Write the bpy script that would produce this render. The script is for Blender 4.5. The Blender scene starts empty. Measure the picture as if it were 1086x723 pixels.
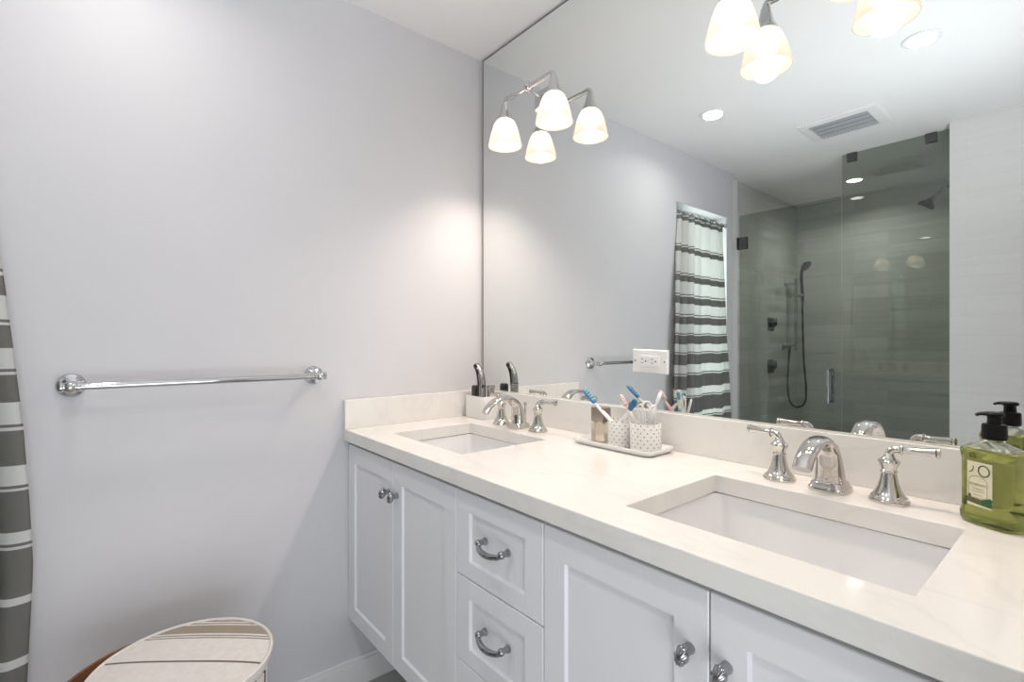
import bpy, bmesh, math, random
from mathutils import Vector, Matrix
random.seed(7)
PI = math.pi
S = bpy.context.scene
COL = S.collection

# ------------------------------------------------------------------ camera, world, lights, exposure
FPX = 525.05
cam_d = bpy.data.cameras.new('camera')
cam = bpy.data.objects.new('camera', cam_d)
COL.objects.link(cam)
cam_d.sensor_width = 36.0
cam_d.sensor_fit = 'HORIZONTAL'
cam_d.lens = 36.0 * FPX / 1086.0
cam_d.clip_start = 0.02
cam.location = (1.7134, -1.2583, 1.228)
cam.rotation_euler = (PI / 2, 0, 0.8741)
S.camera = cam

w = bpy.data.worlds.new('daylight')
S.world = w
w.use_nodes = True
bg = w.node_tree.nodes['Background']
bg.inputs[0].default_value = (0.92, 0.97, 0.95, 1)
bg.inputs[1].default_value = 0.4

S.view_settings.view_transform = 'Standard'
S.view_settings.look = 'None'
S.view_settings.gamma = 1.0
S.view_settings.use_curve_mapping = False
S.view_settings.exposure = 0.94
S.cycles.use_denoising = True
S.cycles.max_bounces = 14
S.cycles.glossy_bounces = 10
S.cycles.transmission_bounces = 12
S.cycles.transparent_max_bounces = 16
S.cycles.sample_clamp_indirect = 4.0
S.cycles.blur_glossy = 0.6

P_FLASH = 31.0       # the photographer's flash, bounced off the ceiling above the camera
P_BULB = 0.02
P_SPOT = 4.6        # watts of each bulb in the vanity lights
P_DOWN = 1.2
P_WIN = 14.0         # daylight outside the curtained window        # watts of each recessed ceiling light
P_DOOR = 11.5       # daylight coming in through the doorway
COL_BULB = (1.0, 0.84, 0.71)
COL_DOWN = (1.0, 0.95, 0.9)
COL_DOOR = (0.90, 0.945, 1.0)


def area_light(name, loc, rot, sx, sy, power, color, shape='RECTANGLE', spread=None):
    d = bpy.data.lights.new(name, 'AREA')
    d.shape = shape
    d.size = sx
    d.size_y = sy
    d.energy = power
    d.color = color
    if spread:
        d.spread = spread
    o = bpy.data.objects.new(name, d)
    COL.objects.link(o)
    o.location = loc
    o.rotation_euler = rot
    return o


# daylight of the bright room beyond the doorway the camera stands in
area_light('doorway_daylight', (2.55, -1.15, .55), (0, math.radians(128), 0), 1.3, 1.5, P_DOOR, COL_DOOR)
# daylight outside the window behind the curtain
area_light('window_daylight', (-.42, -1.85, 1.35), (0, -PI / 2, 0), 1.7, .9, P_WIN, (.93, 1.0, .96))
fd = bpy.data.lights.new('bounced_flash', 'SPOT')
fd.energy = P_FLASH
fd.color = (.93, .96, 1.0)
fd.spot_size = math.radians(112)
fd.spot_blend = .8
fd.shadow_soft_size = .06
fo = bpy.data.objects.new('bounced_flash', fd)
COL.objects.link(fo)
fo.location = (1.62, -1.20, .98)
fo.rotation_euler = (PI, math.radians(-7), 0)
# ------------------------------------------------------------------ materials


def new_mat(name):
    m = bpy.data.materials.new(name)
    m.use_nodes = True
    nt = m.node_tree
    nt.nodes.clear()
    out = nt.nodes.new('ShaderNodeOutputMaterial')
    return m, nt, out


def pbr(name, col, rough=0.5, metal=0.0, spec=0.5, trans=0.0, ior=1.45, coat=0.0):
    m, nt, out = new_mat(name)
    b = nt.nodes.new('ShaderNodeBsdfPrincipled')
    b.inputs['Base Color'].default_value = (*col, 1)
    b.inputs['Roughness'].default_value = rough
    b.inputs['Metallic'].default_value = metal
    b.inputs['Specular IOR Level'].default_value = spec
    b.inputs['Transmission Weight'].default_value = trans
    b.inputs['IOR'].default_value = ior
    b.inputs['Coat Weight'].default_value = coat
    nt.links.new(b.outputs[0], out.inputs[0])
    m.diffuse_color = (*col, 1)
    return m


def bsdf(m):
    return [n for n in m.node_tree.nodes if n.type == 'BSDF_PRINCIPLED'][0]


def N(nt, t, **kw):
    n = nt.nodes.new(t)
    for k, v in kw.items():
        setattr(n, k, v)
    return n


def math_node(nt, op, a, b=None, c=None):
    n = nt.nodes.new('ShaderNodeMath')
    n.operation = op
    for i, v in enumerate((a, b, c)):
        if v is None:
            continue
        if isinstance(v, (int, float)):
            n.inputs[i].default_value = v
        else:
            nt.links.new(v, n.inputs[i])
    return n.outputs[0]


def add_noise_color(m, c1, c2, scale=4, detail=4, stretch=(1, 1, 1), lo=0.35, hi=0.65, bump=0.0, bscale=200):
    nt = m.node_tree
    b = bsdf(m)
    tc = N(nt, 'ShaderNodeTexCoord')
    mp = N(nt, 'ShaderNodeMapping')
    mp.inputs['Scale'].default_value = stretch
    nt.links.new(tc.outputs['Object'], mp.inputs[0])
    nz = N(nt, 'ShaderNodeTexNoise')
    nz.inputs['Scale'].default_value = scale
    nz.inputs['Detail'].default_value = detail
    nt.links.new(mp.outputs[0], nz.inputs[0])
    cr = N(nt, 'ShaderNodeValToRGB')
    cr.color_ramp.elements[0].position = lo
    cr.color_ramp.elements[1].position = hi
    cr.color_ramp.elements[0].color = (*c1, 1)
    cr.color_ramp.elements[1].color = (*c2, 1)
    nt.links.new(nz.outputs[0], cr.inputs[0])
    nt.links.new(cr.outputs[0], b.inputs['Base Color'])
    if bump:
        n2 = N(nt, 'ShaderNodeTexNoise')
        n2.inputs['Scale'].default_value = bscale
        nt.links.new(tc.outputs['Object'], n2.inputs[0])
        bp = N(nt, 'ShaderNodeBump')
        bp.inputs['Strength'].default_value = bump
        bp.inputs['Distance'].default_value = 0.002
        nt.links.new(n2.outputs[0], bp.inputs['Height'])
        nt.links.new(bp.outputs[0], b.inputs['Normal'])
    return m


M = {}
M['wall'] = add_noise_color(pbr('wall_paint', (.69, .685, .712), .55), (.685, .680, .708), (.698, .693, .718), 3, 2, bump=.05, bscale=350)
M['ceiling'] = pbr('ceiling_paint', (.84, .84, .84), .7)
M['trim'] = pbr('trim_paint', (.82, .82, .82), .35)
M['cabinet'] = pbr('cabinet_lacquer', (.86, .865, .90), .32)
M['dark'] = pbr('shadow_gap', (.05, .05, .05), .8)
M['chrome'] = pbr('chrome', (.64, .64, .65), .05, 1.0)
M['nickel'] = pbr('polished_nickel', (.60, .575, .545), .05, 1.0)
M['pewter'] = pbr('dark_chrome', (.36, .36, .375), .12, 1.0)
M['ceramic'] = pbr('ceramic', (.84, .84, .83), .12, coat=.3)
M['basin'] = pbr('basin_ceramic', (.83, .83, .84), .14, coat=.3)
M['plastic'] = pbr('white_plastic', (.86, .86, .86), .3)
M['black'] = pbr('black_plastic', (.006, .006, .007), .4, spec=.22)
M['darkgrey'] = pbr('dark_grey_plastic', (.05, .045, .045), .4)
M['silver'] = pbr('silver_plastic', (.36, .355, .35), .25, .8)
M['maroon'] = pbr('maroon_plastic', (.09, .012, .03), .25)
M['blue'] = pbr('blue_plastic', (.05, .22, .50), .3)
M['navy'] = pbr('navy_plastic', (.03, .12, .26), .3)
M['teal'] = pbr('teal_plastic', (.25, .55, .62), .3)
M['pink'] = pbr('pink_plastic', (.85, .55, .54), .3)
M['mint'] = pbr('mint_bristles', (.45, .72, .62), .5)
M['wood'] = add_noise_color(pbr('stained_wood', (.20, .075, .03), .35), (.13, .045, .02), (.27, .11, .045), 6, 5, (1, 1, 9))
M['taupe'] = pbr('taupe_stripe', (.31, .265, .21), .85)
M['brownline'] = pbr('brown_stripe', (.15, .11, .09), .85)
M['cream'] = add_noise_color(pbr('cream_canvas', (.72, .685, .66), .85), (.70, .665, .64), (.75, .715, .69), 60, 3, bump=.2, bscale=900)
M['fabricdark'] = pbr('dark_stripe_canvas', (.07, .065, .06), .9)
M['capmetal'] = pbr('taupe_metal_cap', (.33, .28, .24), .3, .6)
M['paper'] = pbr('label_paper', (.74, .70, .52), .6)
M['ink'] = pbr('olive_ink', (.10, .11, .045), .7)
M['leaf'] = pbr('green_ink', (.03, .13, .05), .7)
M['ribbon'] = pbr('brown_green_ribbon', (.13, .13, .05), .7)
M['gunmetal'] = pbr('shower_chrome', (.16, .16, .165), .15, 1.0)
M['cord'] = pbr('shower_hose_metal', (.20, .20, .205), .22, 1.0)

# quartz worktop: cream stone with faint grey veins
m = pbr('cream_quartz', (.78, .75, .71), .13, coat=.15)
nt = m.node_tree
tc = N(nt, 'ShaderNodeTexCoord')
mp = N(nt, 'ShaderNodeMapping')
mp.inputs['Rotation'].default_value = (.3, .5, .6)
mp.inputs['Scale'].default_value = (1.0, 2.2, 1.6)
nt.links.new(tc.outputs['Object'], mp.inputs[0])
n1 = N(nt, 'ShaderNodeTexNoise')
n1.inputs['Scale'].default_value = 3.2
n1.inputs['Detail'].default_value = 8
n1.inputs['Distortion'].default_value = .7
nt.links.new(mp.outputs[0], n1.inputs[0])
v = math_node(nt, 'ABSOLUTE', math_node(nt, 'SUBTRACT', n1.outputs[0], .5))
cr = N(nt, 'ShaderNodeValToRGB')
e = cr.color_ramp.elements
e[0].position = 0.0
e[0].color = (.825, .808, .78, 1)
e[1].position = .035
e[1].color = (.862, .843, .812, 1)
e2 = cr.color_ramp.elements.new(.25)
e2.color = (.872, .853, .822, 1)
nt.links.new(v, cr.inputs[0])
nt.links.new(cr.outputs[0], bsdf(m).inputs['Base Color'])
M['quartz'] = m

# mirror
m, nt, out = new_mat('mirror_silver')
g = N(nt, 'ShaderNodeBsdfGlossy')
g.inputs['Color'].default_value = (.86, .885, .875, 1)
g.inputs['Roughness'].default_value = 0.0
nt.links.new(g.outputs[0], out.inputs[0])
M['mirror'] = m
M['mirror_edge'] = pbr('mirror_edge', (.16, .15, .13), .3)


def thin_glass(name, tint, refl=.9):
    m, nt, out = new_mat(name)
    tr = N(nt, 'ShaderNodeBsdfTransparent')
    tr.inputs[0].default_value = (*tint, 1)
    gl = N(nt, 'ShaderNodeBsdfGlossy')
    gl.inputs['Roughness'].default_value = 0.0
    gl.inputs['Color'].default_value = (refl, refl, refl, 1)
    geo = N(nt, 'ShaderNodeNewGeometry')
    vm = N(nt, 'ShaderNodeVectorMath', operation='DOT_PRODUCT')
    nt.links.new(geo.outputs['Normal'], vm.inputs[0])
    nt.links.new(geo.outputs['Incoming'], vm.inputs[1])
    c = math_node(nt, 'ABSOLUTE', vm.outputs['Value'])
    p = math_node(nt, 'POWER', math_node(nt, 'SUBTRACT', 1.0, c), 5.0)
    fr = math_node(nt, 'MULTIPLY_ADD', p, .955, .045)
    mx = N(nt, 'ShaderNodeMixShader')
    nt.links.new(fr, mx.inputs[0])
    nt.links.new(tr.outputs[0], mx.inputs[1])
    nt.links.new(gl.outputs[0], mx.inputs[2])
    nt.links.new(mx.outputs[0], out.inputs[0])
    return m


M['shower_glass'] = thin_glass('green_tinted_glass', (.76, .795, .76))
M['window_glass'] = thin_glass('window_glass', (.95, .97, .96))

# stone-look planks (shower and front wall)
def plank_mat(name, axis, dark=(.66, .66, .64), mort=(.58, .58, .565), k=.25, light=(.80, .80, .785)):
    m = pbr(name, (.7, .7, .69), .22)
    nt = m.node_tree
    b = bsdf(m)
    tc = N(nt, 'ShaderNodeTexCoord')
    sx = N(nt, 'ShaderNodeSeparateXYZ')
    nt.links.new(tc.outputs['Object'], sx.inputs[0])
    cb = N(nt, 'ShaderNodeCombineXYZ')
    nt.links.new(sx.outputs[axis], cb.inputs[0])
    nt.links.new(sx.outputs[2], cb.inputs[1])
    br = N(nt, 'ShaderNodeTexBrick')
    br.offset = .37
    br.inputs['Scale'].default_value = 1.0
    br.inputs['Brick Width'].default_value = .62
    br.inputs['Row Height'].default_value = .105
    br.inputs['Mortar Size'].default_value = .0012
    br.inputs['Color1'].default_value = (*light, 1)
    br.inputs['Color2'].default_value = (*dark, 1)
    br.inputs['Mortar'].default_value = (*mort, 1)
    nt.links.new(cb.outputs[0], br.inputs[0])
    mp = N(nt, 'ShaderNodeMapping')
    mp.inputs['Scale'].default_value = (2.0, 26.0, 1)
    nt.links.new(cb.outputs[0], mp.inputs[0])
    nz = N(nt, 'ShaderNodeTexNoise')
    nz.inputs['Scale'].default_value = 1.3
    nz.inputs['Detail'].default_value = 4
    nt.links.new(mp.outputs[0], nz.inputs[0])
    mx = N(nt, 'ShaderNodeMix', data_type='RGBA', blend_type='MULTIPLY')
    mx.inputs[0].default_value = k
    nt.links.new(br.outputs[0], mx.inputs[6])
    nt.links.new(nz.outputs[0], mx.inputs[7])
    nt.links.new(mx.outputs[2], b.inputs['Base Color'])
    return m


M['plank_x'] = plank_mat('stone_planks_across', 0)
M['plank_pale'] = plank_mat('pale_stone_planks', 0, (.86, .86, .85), (.82, .82, .81), .08, (.89, .89, .88))
M['plank_y'] = plank_mat('stone_planks_deep', 1)

m = pbr('grey_floor_tile', (.2, .2, .19), .3)
nt = m.node_tree
tc = N(nt, 'ShaderNodeTexCoord')
br = N(nt, 'ShaderNodeTexBrick')
br.inputs['Scale'].default_value = 1
br.inputs['Brick Width'].default_value = .6
br.inputs['Row Height'].default_value = .3
br.inputs['Mortar Size'].default_value = .003
br.inputs['Color1'].default_value = (.46, .455, .44, 1)
br.inputs['Color2'].default_value = (.42, .415, .40, 1)
br.inputs['Mortar'].default_value = (.3, .3, .29, 1)
nt.links.new(tc.outputs['Object'], br.inputs[0])
nt.links.new(br.outputs[0], bsdf(m).inputs['Base Color'])
M['floor'] = m

# frosted lamp shade and bulb
m, nt, out = new_mat('frosted_lamp_glass')
tr = N(nt, 'ShaderNodeBsdfTransparent')
tr.inputs[0].default_value = (1, .93, .84, 1)
tl = N(nt, 'ShaderNodeBsdfTranslucent')
tl.inputs[0].default_value = (.30, .28, .25, 1)
df = N(nt, 'ShaderNodeBsdfDiffuse')
df.inputs[0].default_value = (.36, .34, .31, 1)
em = N(nt, 'ShaderNodeEmission')
em.inputs[0].default_value = (1.0, .88, .75, 1)
em.inputs[1].default_value = .30
a1 = N(nt, 'ShaderNodeMixShader')
a1.inputs[0].default_value = .45
nt.links.new(tl.outputs[0], a1.inputs[1])
nt.links.new(df.outputs[0], a1.inputs[2])
a2 = N(nt, 'ShaderNodeMixShader')
a2.inputs[0].default_value = .22
nt.links.new(a1.outputs[0], a2.inputs[1])
nt.links.new(tr.outputs[0], a2.inputs[2])
a3 = N(nt, 'ShaderNodeAddShader')
nt.links.new(a2.outputs[0], a3.inputs[0])
nt.links.new(em.outputs[0], a3.inputs[1])
nt.links.new(a3.outputs[0], out.inputs[0])
M['shade'] = m


def emit(name, col, s):
    m, nt, out = new_mat(name)
    em = N(nt, 'ShaderNodeEmission')
    em.inputs[0].default_value = (*col, 1)
    em.inputs[1].default_value = s
    nt.links.new(em.outputs[0], out.inputs[0])
    return m


M['bulb'] = emit('lit_bulb', (1, .92, .82), 13.0)
M['downlens'] = emit('lit_lens', (1, .96, .9), 6.0)

# curtain cloth: lets some daylight through
def cloth(name, col, tcol, k):
    m, nt, out = new_mat(name)
    d = N(nt, 'ShaderNodeBsdfDiffuse')
    d.inputs[0].default_value = (*col, 1)
    t = N(nt, 'ShaderNodeBsdfTranslucent')
    t.inputs[0].default_value = (*tcol, 1)
    x = N(nt, 'ShaderNodeMixShader')
    x.inputs[0].default_value = k
    nt.links.new(d.outputs[0], x.inputs[1])
    nt.links.new(t.outputs[0], x.inputs[2])
    nt.links.new(x.outputs[0], out.inputs[0])
    return m


M['cloth_white'] = cloth('white_curtain_cloth', (.80, .80, .79), (.80, .82, .80), .40)
M['cloth_grey'] = cloth('grey_curtain_cloth', (.235, .23, .215), (.22, .24, .22), .32)

# liquid soap in clear plastic
m = pbr('green_soap', (.37, .41, .12), .05, trans=.86, ior=1.36)
M['soap'] = m
m = pbr('clear_plastic', (.92, .95, .82), .05, trans=.9, ior=1.3)
M['clear'] = m
m = pbr('pale_scent', (.90, .82, .70), .05, trans=.75, ior=1.3)
M['scent'] = m

# polka dot ceramic for the cups (object space: dots staggered round the wall)
m = pbr('polka_dot_ceramic', (.84, .83, .81), .2)
nt = m.node_tree
tc = N(nt, 'ShaderNodeTexCoord')
sx = N(nt, 'ShaderNodeSeparateXYZ')
nt.links.new(tc.outputs['Object'], sx.inputs[0])
ang = math_node(nt, 'ARCTAN2', sx.outputs[1], sx.outputs[0])
u = math_node(nt, 'MULTIPLY', ang, 15 / (2 * PI))
vv = math_node(nt, 'DIVIDE', sx.outputs[2], .0096)
row = math_node(nt, 'FLOOR', vv)
par = math_node(nt, 'MULTIPLY', math_node(nt, 'PINGPONG', row, 1.0), .5)
uf = math_node(nt, 'SUBTRACT', math_node(nt, 'FRACT', math_node(nt, 'ADD', u, par)), .5)
vf = math_node(nt, 'SUBTRACT', math_node(nt, 'FRACT', vv), .5)
du = math_node(nt, 'MULTIPLY', uf, .0175)
dv = math_node(nt, 'MULTIPLY', vf, .0096)
rr = math_node(nt, 'SQRT', math_node(nt, 'ADD', math_node(nt, 'POWER', du, 2.0), math_node(nt, 'POWER', dv, 2.0)))
dot = math_node(nt, 'LESS_THAN', rr, .0017)
mx = N(nt, 'ShaderNodeMix', data_type='RGBA')
mx.inputs[6].default_value = (.84, .83, .81, 1)
mx.inputs[7].default_value = (.10, .095, .095, 1)
nt.links.new(dot, mx.inputs[0])
nt.links.new(mx.outputs[2], bsdf(m).inputs['Base Color'])
M['dots'] = m

# ------------------------------------------------------------------ building helpers


def wloc(o):
    p = Vector((0, 0, 0))
    while o is not None:
        p += o.location
        o = o.parent
    return p


def obj(name, bm, mats, parent=None, smooth=False, bevel=0.0, origin=None, segs=2, local=False):
    """link a bmesh (built in world coordinates) as one mesh object"""
    if not isinstance(mats, (list, tuple)):
        mats = [mats]
    off = Vector(origin) if origin is not None else (wloc(parent) if parent else Vector((0, 0, 0)))
    if not local:
        bmesh.ops.translate(bm, verts=bm.verts, vec=-off)
    bmesh.ops.recalc_face_normals(bm, faces=bm.faces)
    me = bpy.data.meshes.new(name)
    bm.to_mesh(me)
    bm.free()
    for k in mats:
        me.materials.append(M[k])
    if smooth:
        for p in me.polygons:
            p.use_smooth = True
        try:
            me.set_sharp_from_angle(angle=math.radians(smooth if smooth is not True else 40))
        except Exception:
            pass
    o = bpy.data.objects.new(name, me)
    COL.objects.link(o)
    if parent is not None:
        o.parent = parent
        if origin is not None:
            o.location = off - wloc(parent)
    else:
        o.location = off if (origin is not None) else (0, 0, 0)
    if bevel:
        b = o.modifiers.new('bevel', 'BEVEL')
        b.width = bevel
        b.segments = segs
        b.limit_method = 'ANGLE'
        b.angle_limit = math.radians(40)
        b.harden_normals = False
    return o


def thing(name, label, cat, loc=(0, 0, 0), group=None):
    o = bpy.data.objects.new(name, None)
    o.empty_display_size = .05
    COL.objects.link(o)
    o.location = loc
    return tag(o, label, cat, group)


def tag(o, label, cat, group=None):
    o['label'] = label
    o['category'] = cat
    if group:
        o['group'] = group
    return o


def struct(o, label=None):
    o['kind'] = 'structure'
    if label:
        o['label'] = label
    return o


def copy_tree(o, parent=None):
    c = o.copy()
    COL.objects.link(c)
    c.parent = parent
    for ch in list(o.children):
        copy_tree(ch, c)
    return c


def BM():
    return bmesh.new()


def box(bm, x0, x1, y0, y1, z0, z1, mi=0):
    vs = [bm.verts.new(p) for p in ((x0, y0, z0), (x1, y0, z0), (x1, y1, z0), (x0, y1, z0), (x0, y0, z1), (x1, y0, z1), (x1, y1, z1), (x0, y1, z1))]
    for f in ((0, 3, 2, 1), (4, 5, 6, 7), (0, 1, 5, 4), (1, 2, 6, 5), (2, 3, 7, 6), (3, 0, 4, 7)):
        fa = bm.faces.new([vs[i] for i in f])
        fa.material_index = mi
    return vs


def loft(bm, loops, cap0=True, cap1=True, mi=0, closed=True, mis=None):
    rings = [[bm.verts.new(p) for p in lp] for lp in loops]
    n = len(rings[0])
    for k in range(len(rings) - 1):
        a, b = rings[k], rings[k + 1]
        for i in range(n if closed else n - 1):
            j = (i + 1) % n
            f = bm.faces.new((a[i], a[j], b[j], b[i]))
            f.material_index = mis[k] if mis else mi
    if cap0:
        f = bm.faces.new(list(reversed(rings[0])))
        f.material_index = mis[0] if mis else mi
    if cap1:
        f = bm.faces.new(rings[-1])
        f.material_index = mis[-1] if mis else mi
    return rings


def lathe(bm, prof, c=(0, 0, 0), axis='z', n=32, cap0=True, cap1=True, mi=0, mis=None, ang=0.0):
    """prof: list of (radius, height along axis)"""
    c = Vector(c)
    loops = []
    for r, h in prof:
        r = max(r, 1e-4)
        lp = []
        for i in range(n):
            t = 2 * PI * i / n + ang
            a, b = r * math.cos(t), r * math.sin(t)
            if axis == 'z':
                p = Vector((a, b, h))
            elif axis == 'y':
                p = Vector((b, h, a))
            elif axis == '-y':
                p = Vector((a, -h, b))
            elif axis == 'x':
                p = Vector((h, a, b))
            else:
                p = Vector((-h, b, a))
            lp.append(c + p)
        loops.append(lp)
    return loft(bm, loops, cap0, cap1, mi, True, mis)


def lathe_dir(bm, prof, c, d, n=24, mi=0, cap0=True, cap1=True):
    d = Vector(d).normalized()
    q = Vector((0, 0, 1)).rotation_difference(d)
    c = Vector(c)
    loops = []
    for r, h in prof:
        r = max(r, 1e-4)
        loops.append([c + q @ Vector((r * math.cos(2 * PI * i / n), r * math.sin(2 * PI * i / n), h)) for i in range(n)])
    return loft(bm, loops, cap0, cap1, mi)


def smooth_path(pts, k=6):
    """Catmull-Rom through points"""
    P = [Vector(p) for p in pts]
    P = [P[0] * 2 - P[1]] + P + [P[-1] * 2 - P[-2]]
    out = []
    for i in range(1, len(P) - 2):
        for j in range(k):
            t = j / k
            a, b, c, d = P[i - 1], P[i], P[i + 1], P[i + 2]
            out.append(.5 * ((2 * b) + (c - a) * t + (2 * a - 5 * b + 4 * c - d) * t * t + (3 * b - a - 3 * c + d) * t ** 3))
    out.append(P[-2])
    return out


def smooth_vals(v, k=6):
    return [p.x for p in smooth_path([(a, 0, 0) for a in v], k)]


def tube(bm, pts, r, n=12, mi=0, cap=True, flat=1.0, side=None):
    """tube along pts; r number or list; flat scales the radius along the second axis"""
    P = [Vector(p) for p in pts]
    R = r if isinstance(r, (list, tuple)) else [r] * len(P)
    F = flat if isinstance(flat, (list, tuple)) else [flat] * len(P)
    loops = []
    prev = None
    for i, p in enumerate(P):
        t = (P[min(i + 1, len(P) - 1)] - P[max(i - 1, 0)]).normalized()
        if side is not None:
            s = Vector(side)
            s = (s - t * s.dot(t)).normalized()
        elif prev is None:
            s = t.orthogonal().normalized()
        else:
            s = (prev - t * prev.dot(t)).normalized()
        prev = s
        u = t.cross(s)
        loops.append([p + s * (R[i] * math.cos(2 * PI * j / n)) + u * (R[i] * F[i] * math.sin(2 * PI * j / n)) for j in range(n)])
    loft(bm, loops, cap, cap, mi)


def sup(cx, cy, z, a, b, n=4.0, rot=0.0, seg=40):
    out = []
    for i in range(seg):
        t = 2 * PI * i / seg
        c, s = math.cos(t), math.sin(t)
        x = a * math.copysign(abs(c) ** (2 / n), c)
        y = b * math.copysign(abs(s) ** (2 / n), s)
        out.append(Vector((cx + x * math.cos(rot) - y * math.sin(rot), cy + x * math.sin(rot) + y * math.cos(rot), z)))
    return out


def sphere(bm, c, r, n=16, mi=0, sx=1, sy=1, sz=1):
    k = n // 2
    prof = [(r * math.sin(PI * i / k), -r * math.cos(PI * i / k)) for i in range(k + 1)]
    c = Vector(c)
    loops = [[c + Vector((sx * max(pr, 1e-4) * math.cos(2 * PI * j / n), sy * max(pr, 1e-4) * math.sin(2 * PI * j / n), sz * h)) for j in range(n)] for pr, h in prof]
    loft(bm, loops, True, True, mi)


# ------------------------------------------------------------------ the room
ZC = 2.427
WX = 1.74           # right wall
YF = -2.33          # plank-tiled front wall, opposite the mirror
YB = -3.545         # back of the shower
TL = -.05           # tiled left wall of the shower

bm = BM(); box(bm, -.16, 3.2, -3.7, .1, -.06, 0)
struct(obj('floor', bm, 'floor'))
bm = BM(); box(bm, -.16, 1.9, -3.7, .1, ZC, ZC + .06)
struct(obj('ceiling', bm, 'ceiling'))
# left wall with the window opening
WY0, WY1, WZ0, WZ1 = -2.155, -1.515, .55, 2.10
bm = BM()
box(bm, -.16, 0, WY1, .08, 0, ZC)
box(bm, -.16, 0, -2.245, WY0, 0, ZC)
box(bm, -.16, 0, WY0, WY1, 0, WZ0)
box(bm, -.16, 0, WY0, WY1, WZ1, ZC)
struct(obj('wall_left', bm, 'wall'))
bm = BM(); box(bm, 0, WX, .006, .1, 0, ZC)
struct(obj('wall_back', bm, 'wall'))
# right wall with the doorway
bm = BM()
box(bm, WX, WX + .12, -.70, .1, 0, ZC)
box(bm, WX, WX + .12, -3.7, -1.62, 0, ZC)
box(bm, WX, WX + .12, -1.62, -.70, 2.06, ZC)
struct(obj('wall_right', bm, 'wall'))
bm = BM()
box(bm, WX - .012, WX + .13, -.715, -.66, 0, 2.10)
box(bm, WX - .012, WX + .13, -1.66, -1.605, 0, 2.10)
box(bm, WX - .012, WX + .13, -1.605, -.715, 2.045, 2.10)
struct(obj('trim_1', bm, 'trim'))
bm = BM(); box(bm, 3.1, 3.2, -3.7, .1, 0, ZC)
struct(obj('wall_hall', bm, 'wall'))
# tiled front wall beside the shower, and the tiled shower
bm = BM(); box(bm, 1.17, WX, YF - .16, YF, 0, ZC)
struct(obj('wall_front', bm, 'plank_pale'))
bm = BM(); box(bm, -.16, TL + .004, -2.415, -2.2451, 0, ZC)
struct(obj('trim_3', bm, 'trim'))
bm = BM(); box(bm, -.16, TL, YB, -2.415, 0, ZC)
struct(obj('wall_shower_left', bm, 'plank_y'))
bm = BM(); box(bm, -.16, WX, YB - .1, YB, 0, ZC)
struct(obj('wall_shower_back', bm, 'plank_x'))
bm = BM(); box(bm, 1.32, WX, YB, YF - .16, 0, ZC)
struct(obj('wall_shower_right', bm, 'plank_y'))
bm = BM(); box(bm, TL, 1.17, -2.49, -2.37, 0, .10)
struct(obj('trim_2', bm, 'quartz', bevel=.003), 'stone kerb under the shower glass')
bm = BM()
box(bm, .0, .012, -1.515, .006, 0, .088)
box(bm, .0, .009, -1.515, .006, .088, .102)
box(bm, .0, .012, -2.24, -1.515, 0, .088)
box(bm, .0, .009, -2.24, -1.515, .088, .102)
struct(obj('baseboard_left', bm, 'trim', bevel=.002))
bm = BM(); box(bm, .012, WX, -.006, .006, 0, .095)
struct(obj('baseboard_back', bm, 'trim', bevel=.002))
# window behind the curtain
win = thing('window_1', 'window', 'window', (-.12, (WY0 + WY1) / 2, WZ0))
del win['category']; del win['label']
win['kind'] = 'structure'
bm = BM()
fw = .045
box(bm, -.14, -.10, WY0, WY0 + fw, WZ0, WZ1)
box(bm, -.14, -.10, WY1 - .17, WY1, WZ0, WZ1)  # unseen stile, made extra wide to block daylight behind the curtain's near end
box(bm, -.14, -.10, WY0, WY1, WZ0, WZ0 + fw)
box(bm, -.14, -.10, WY0, WY1, WZ1 - fw, WZ1)
box(bm, -.135, -.105, WY0, WY1, 1.30, 1.34)
struct(obj('window_frame', bm, 'trim', win, bevel=.003))
bm = BM(); box(bm, -.123, -.117, WY0 + .04, WY1 - .04, WZ0 + .04, WZ1 - .04)
struct(obj('pane', bm, 'window_glass', win))
bm = BM(); box(bm, -.10, .012, WY0, WY1, WZ0, WZ0 + .015)
struct(obj('window_sill', bm, 'trim', win, bevel=.002))

# ------------------------------------------------------------------ vanity cabinet (floating)
van = thing('vanity_cabinet', 'long white wall-hung shaker vanity cabinet under the cream stone worktop', 'cabinet', (.87, -.29, .252))
FY = -.580
bm = BM()
box(bm, .003, .021, -.558, 0, .252, .8785)
box(bm, 1.718, 1.736, -.558, 0, .252, .8785)
box(bm, .021, 1.718, -.558, 0, .252, .27)
box(bm, .021, 1.718, -.006, 0, .27, .8785)
box(bm, .677, .695, -.558, -.006, .27, .8785)
box(bm, .99, 1.008, -.558, -.006, .27, .8785)
obj('carcass', bm, 'cabinet', van)


def rect(x0, x1, z0, z1, y):
    return [Vector((x0, y, z0)), Vector((x1, y, z0)), Vector((x1, y, z1)), Vector((x0, y, z1))]


def shaker(name, x0, x1, z0, z1, st=.054, top=.06, bot=.052):
    bm = BM()
    i0, i1, j0, j1 = x0 + st, x1 - st, z0 + bot, z1 - top
    loops = [rect(x0, x1, z0, z1, -.559), rect(x0, x1, z0, z1, FY + .0015), rect(x0 + .0015, x1 - .0015, z0 + .0015, z1 - .0015, FY),
             rect(i0, i1, j0, j1, FY), rect(i0 + .004, i1 - .004, j0 + .004, j1 - .004, FY + .0065)]
    loft(bm, loops)
    return obj(name, bm, 'cabinet', van)


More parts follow.
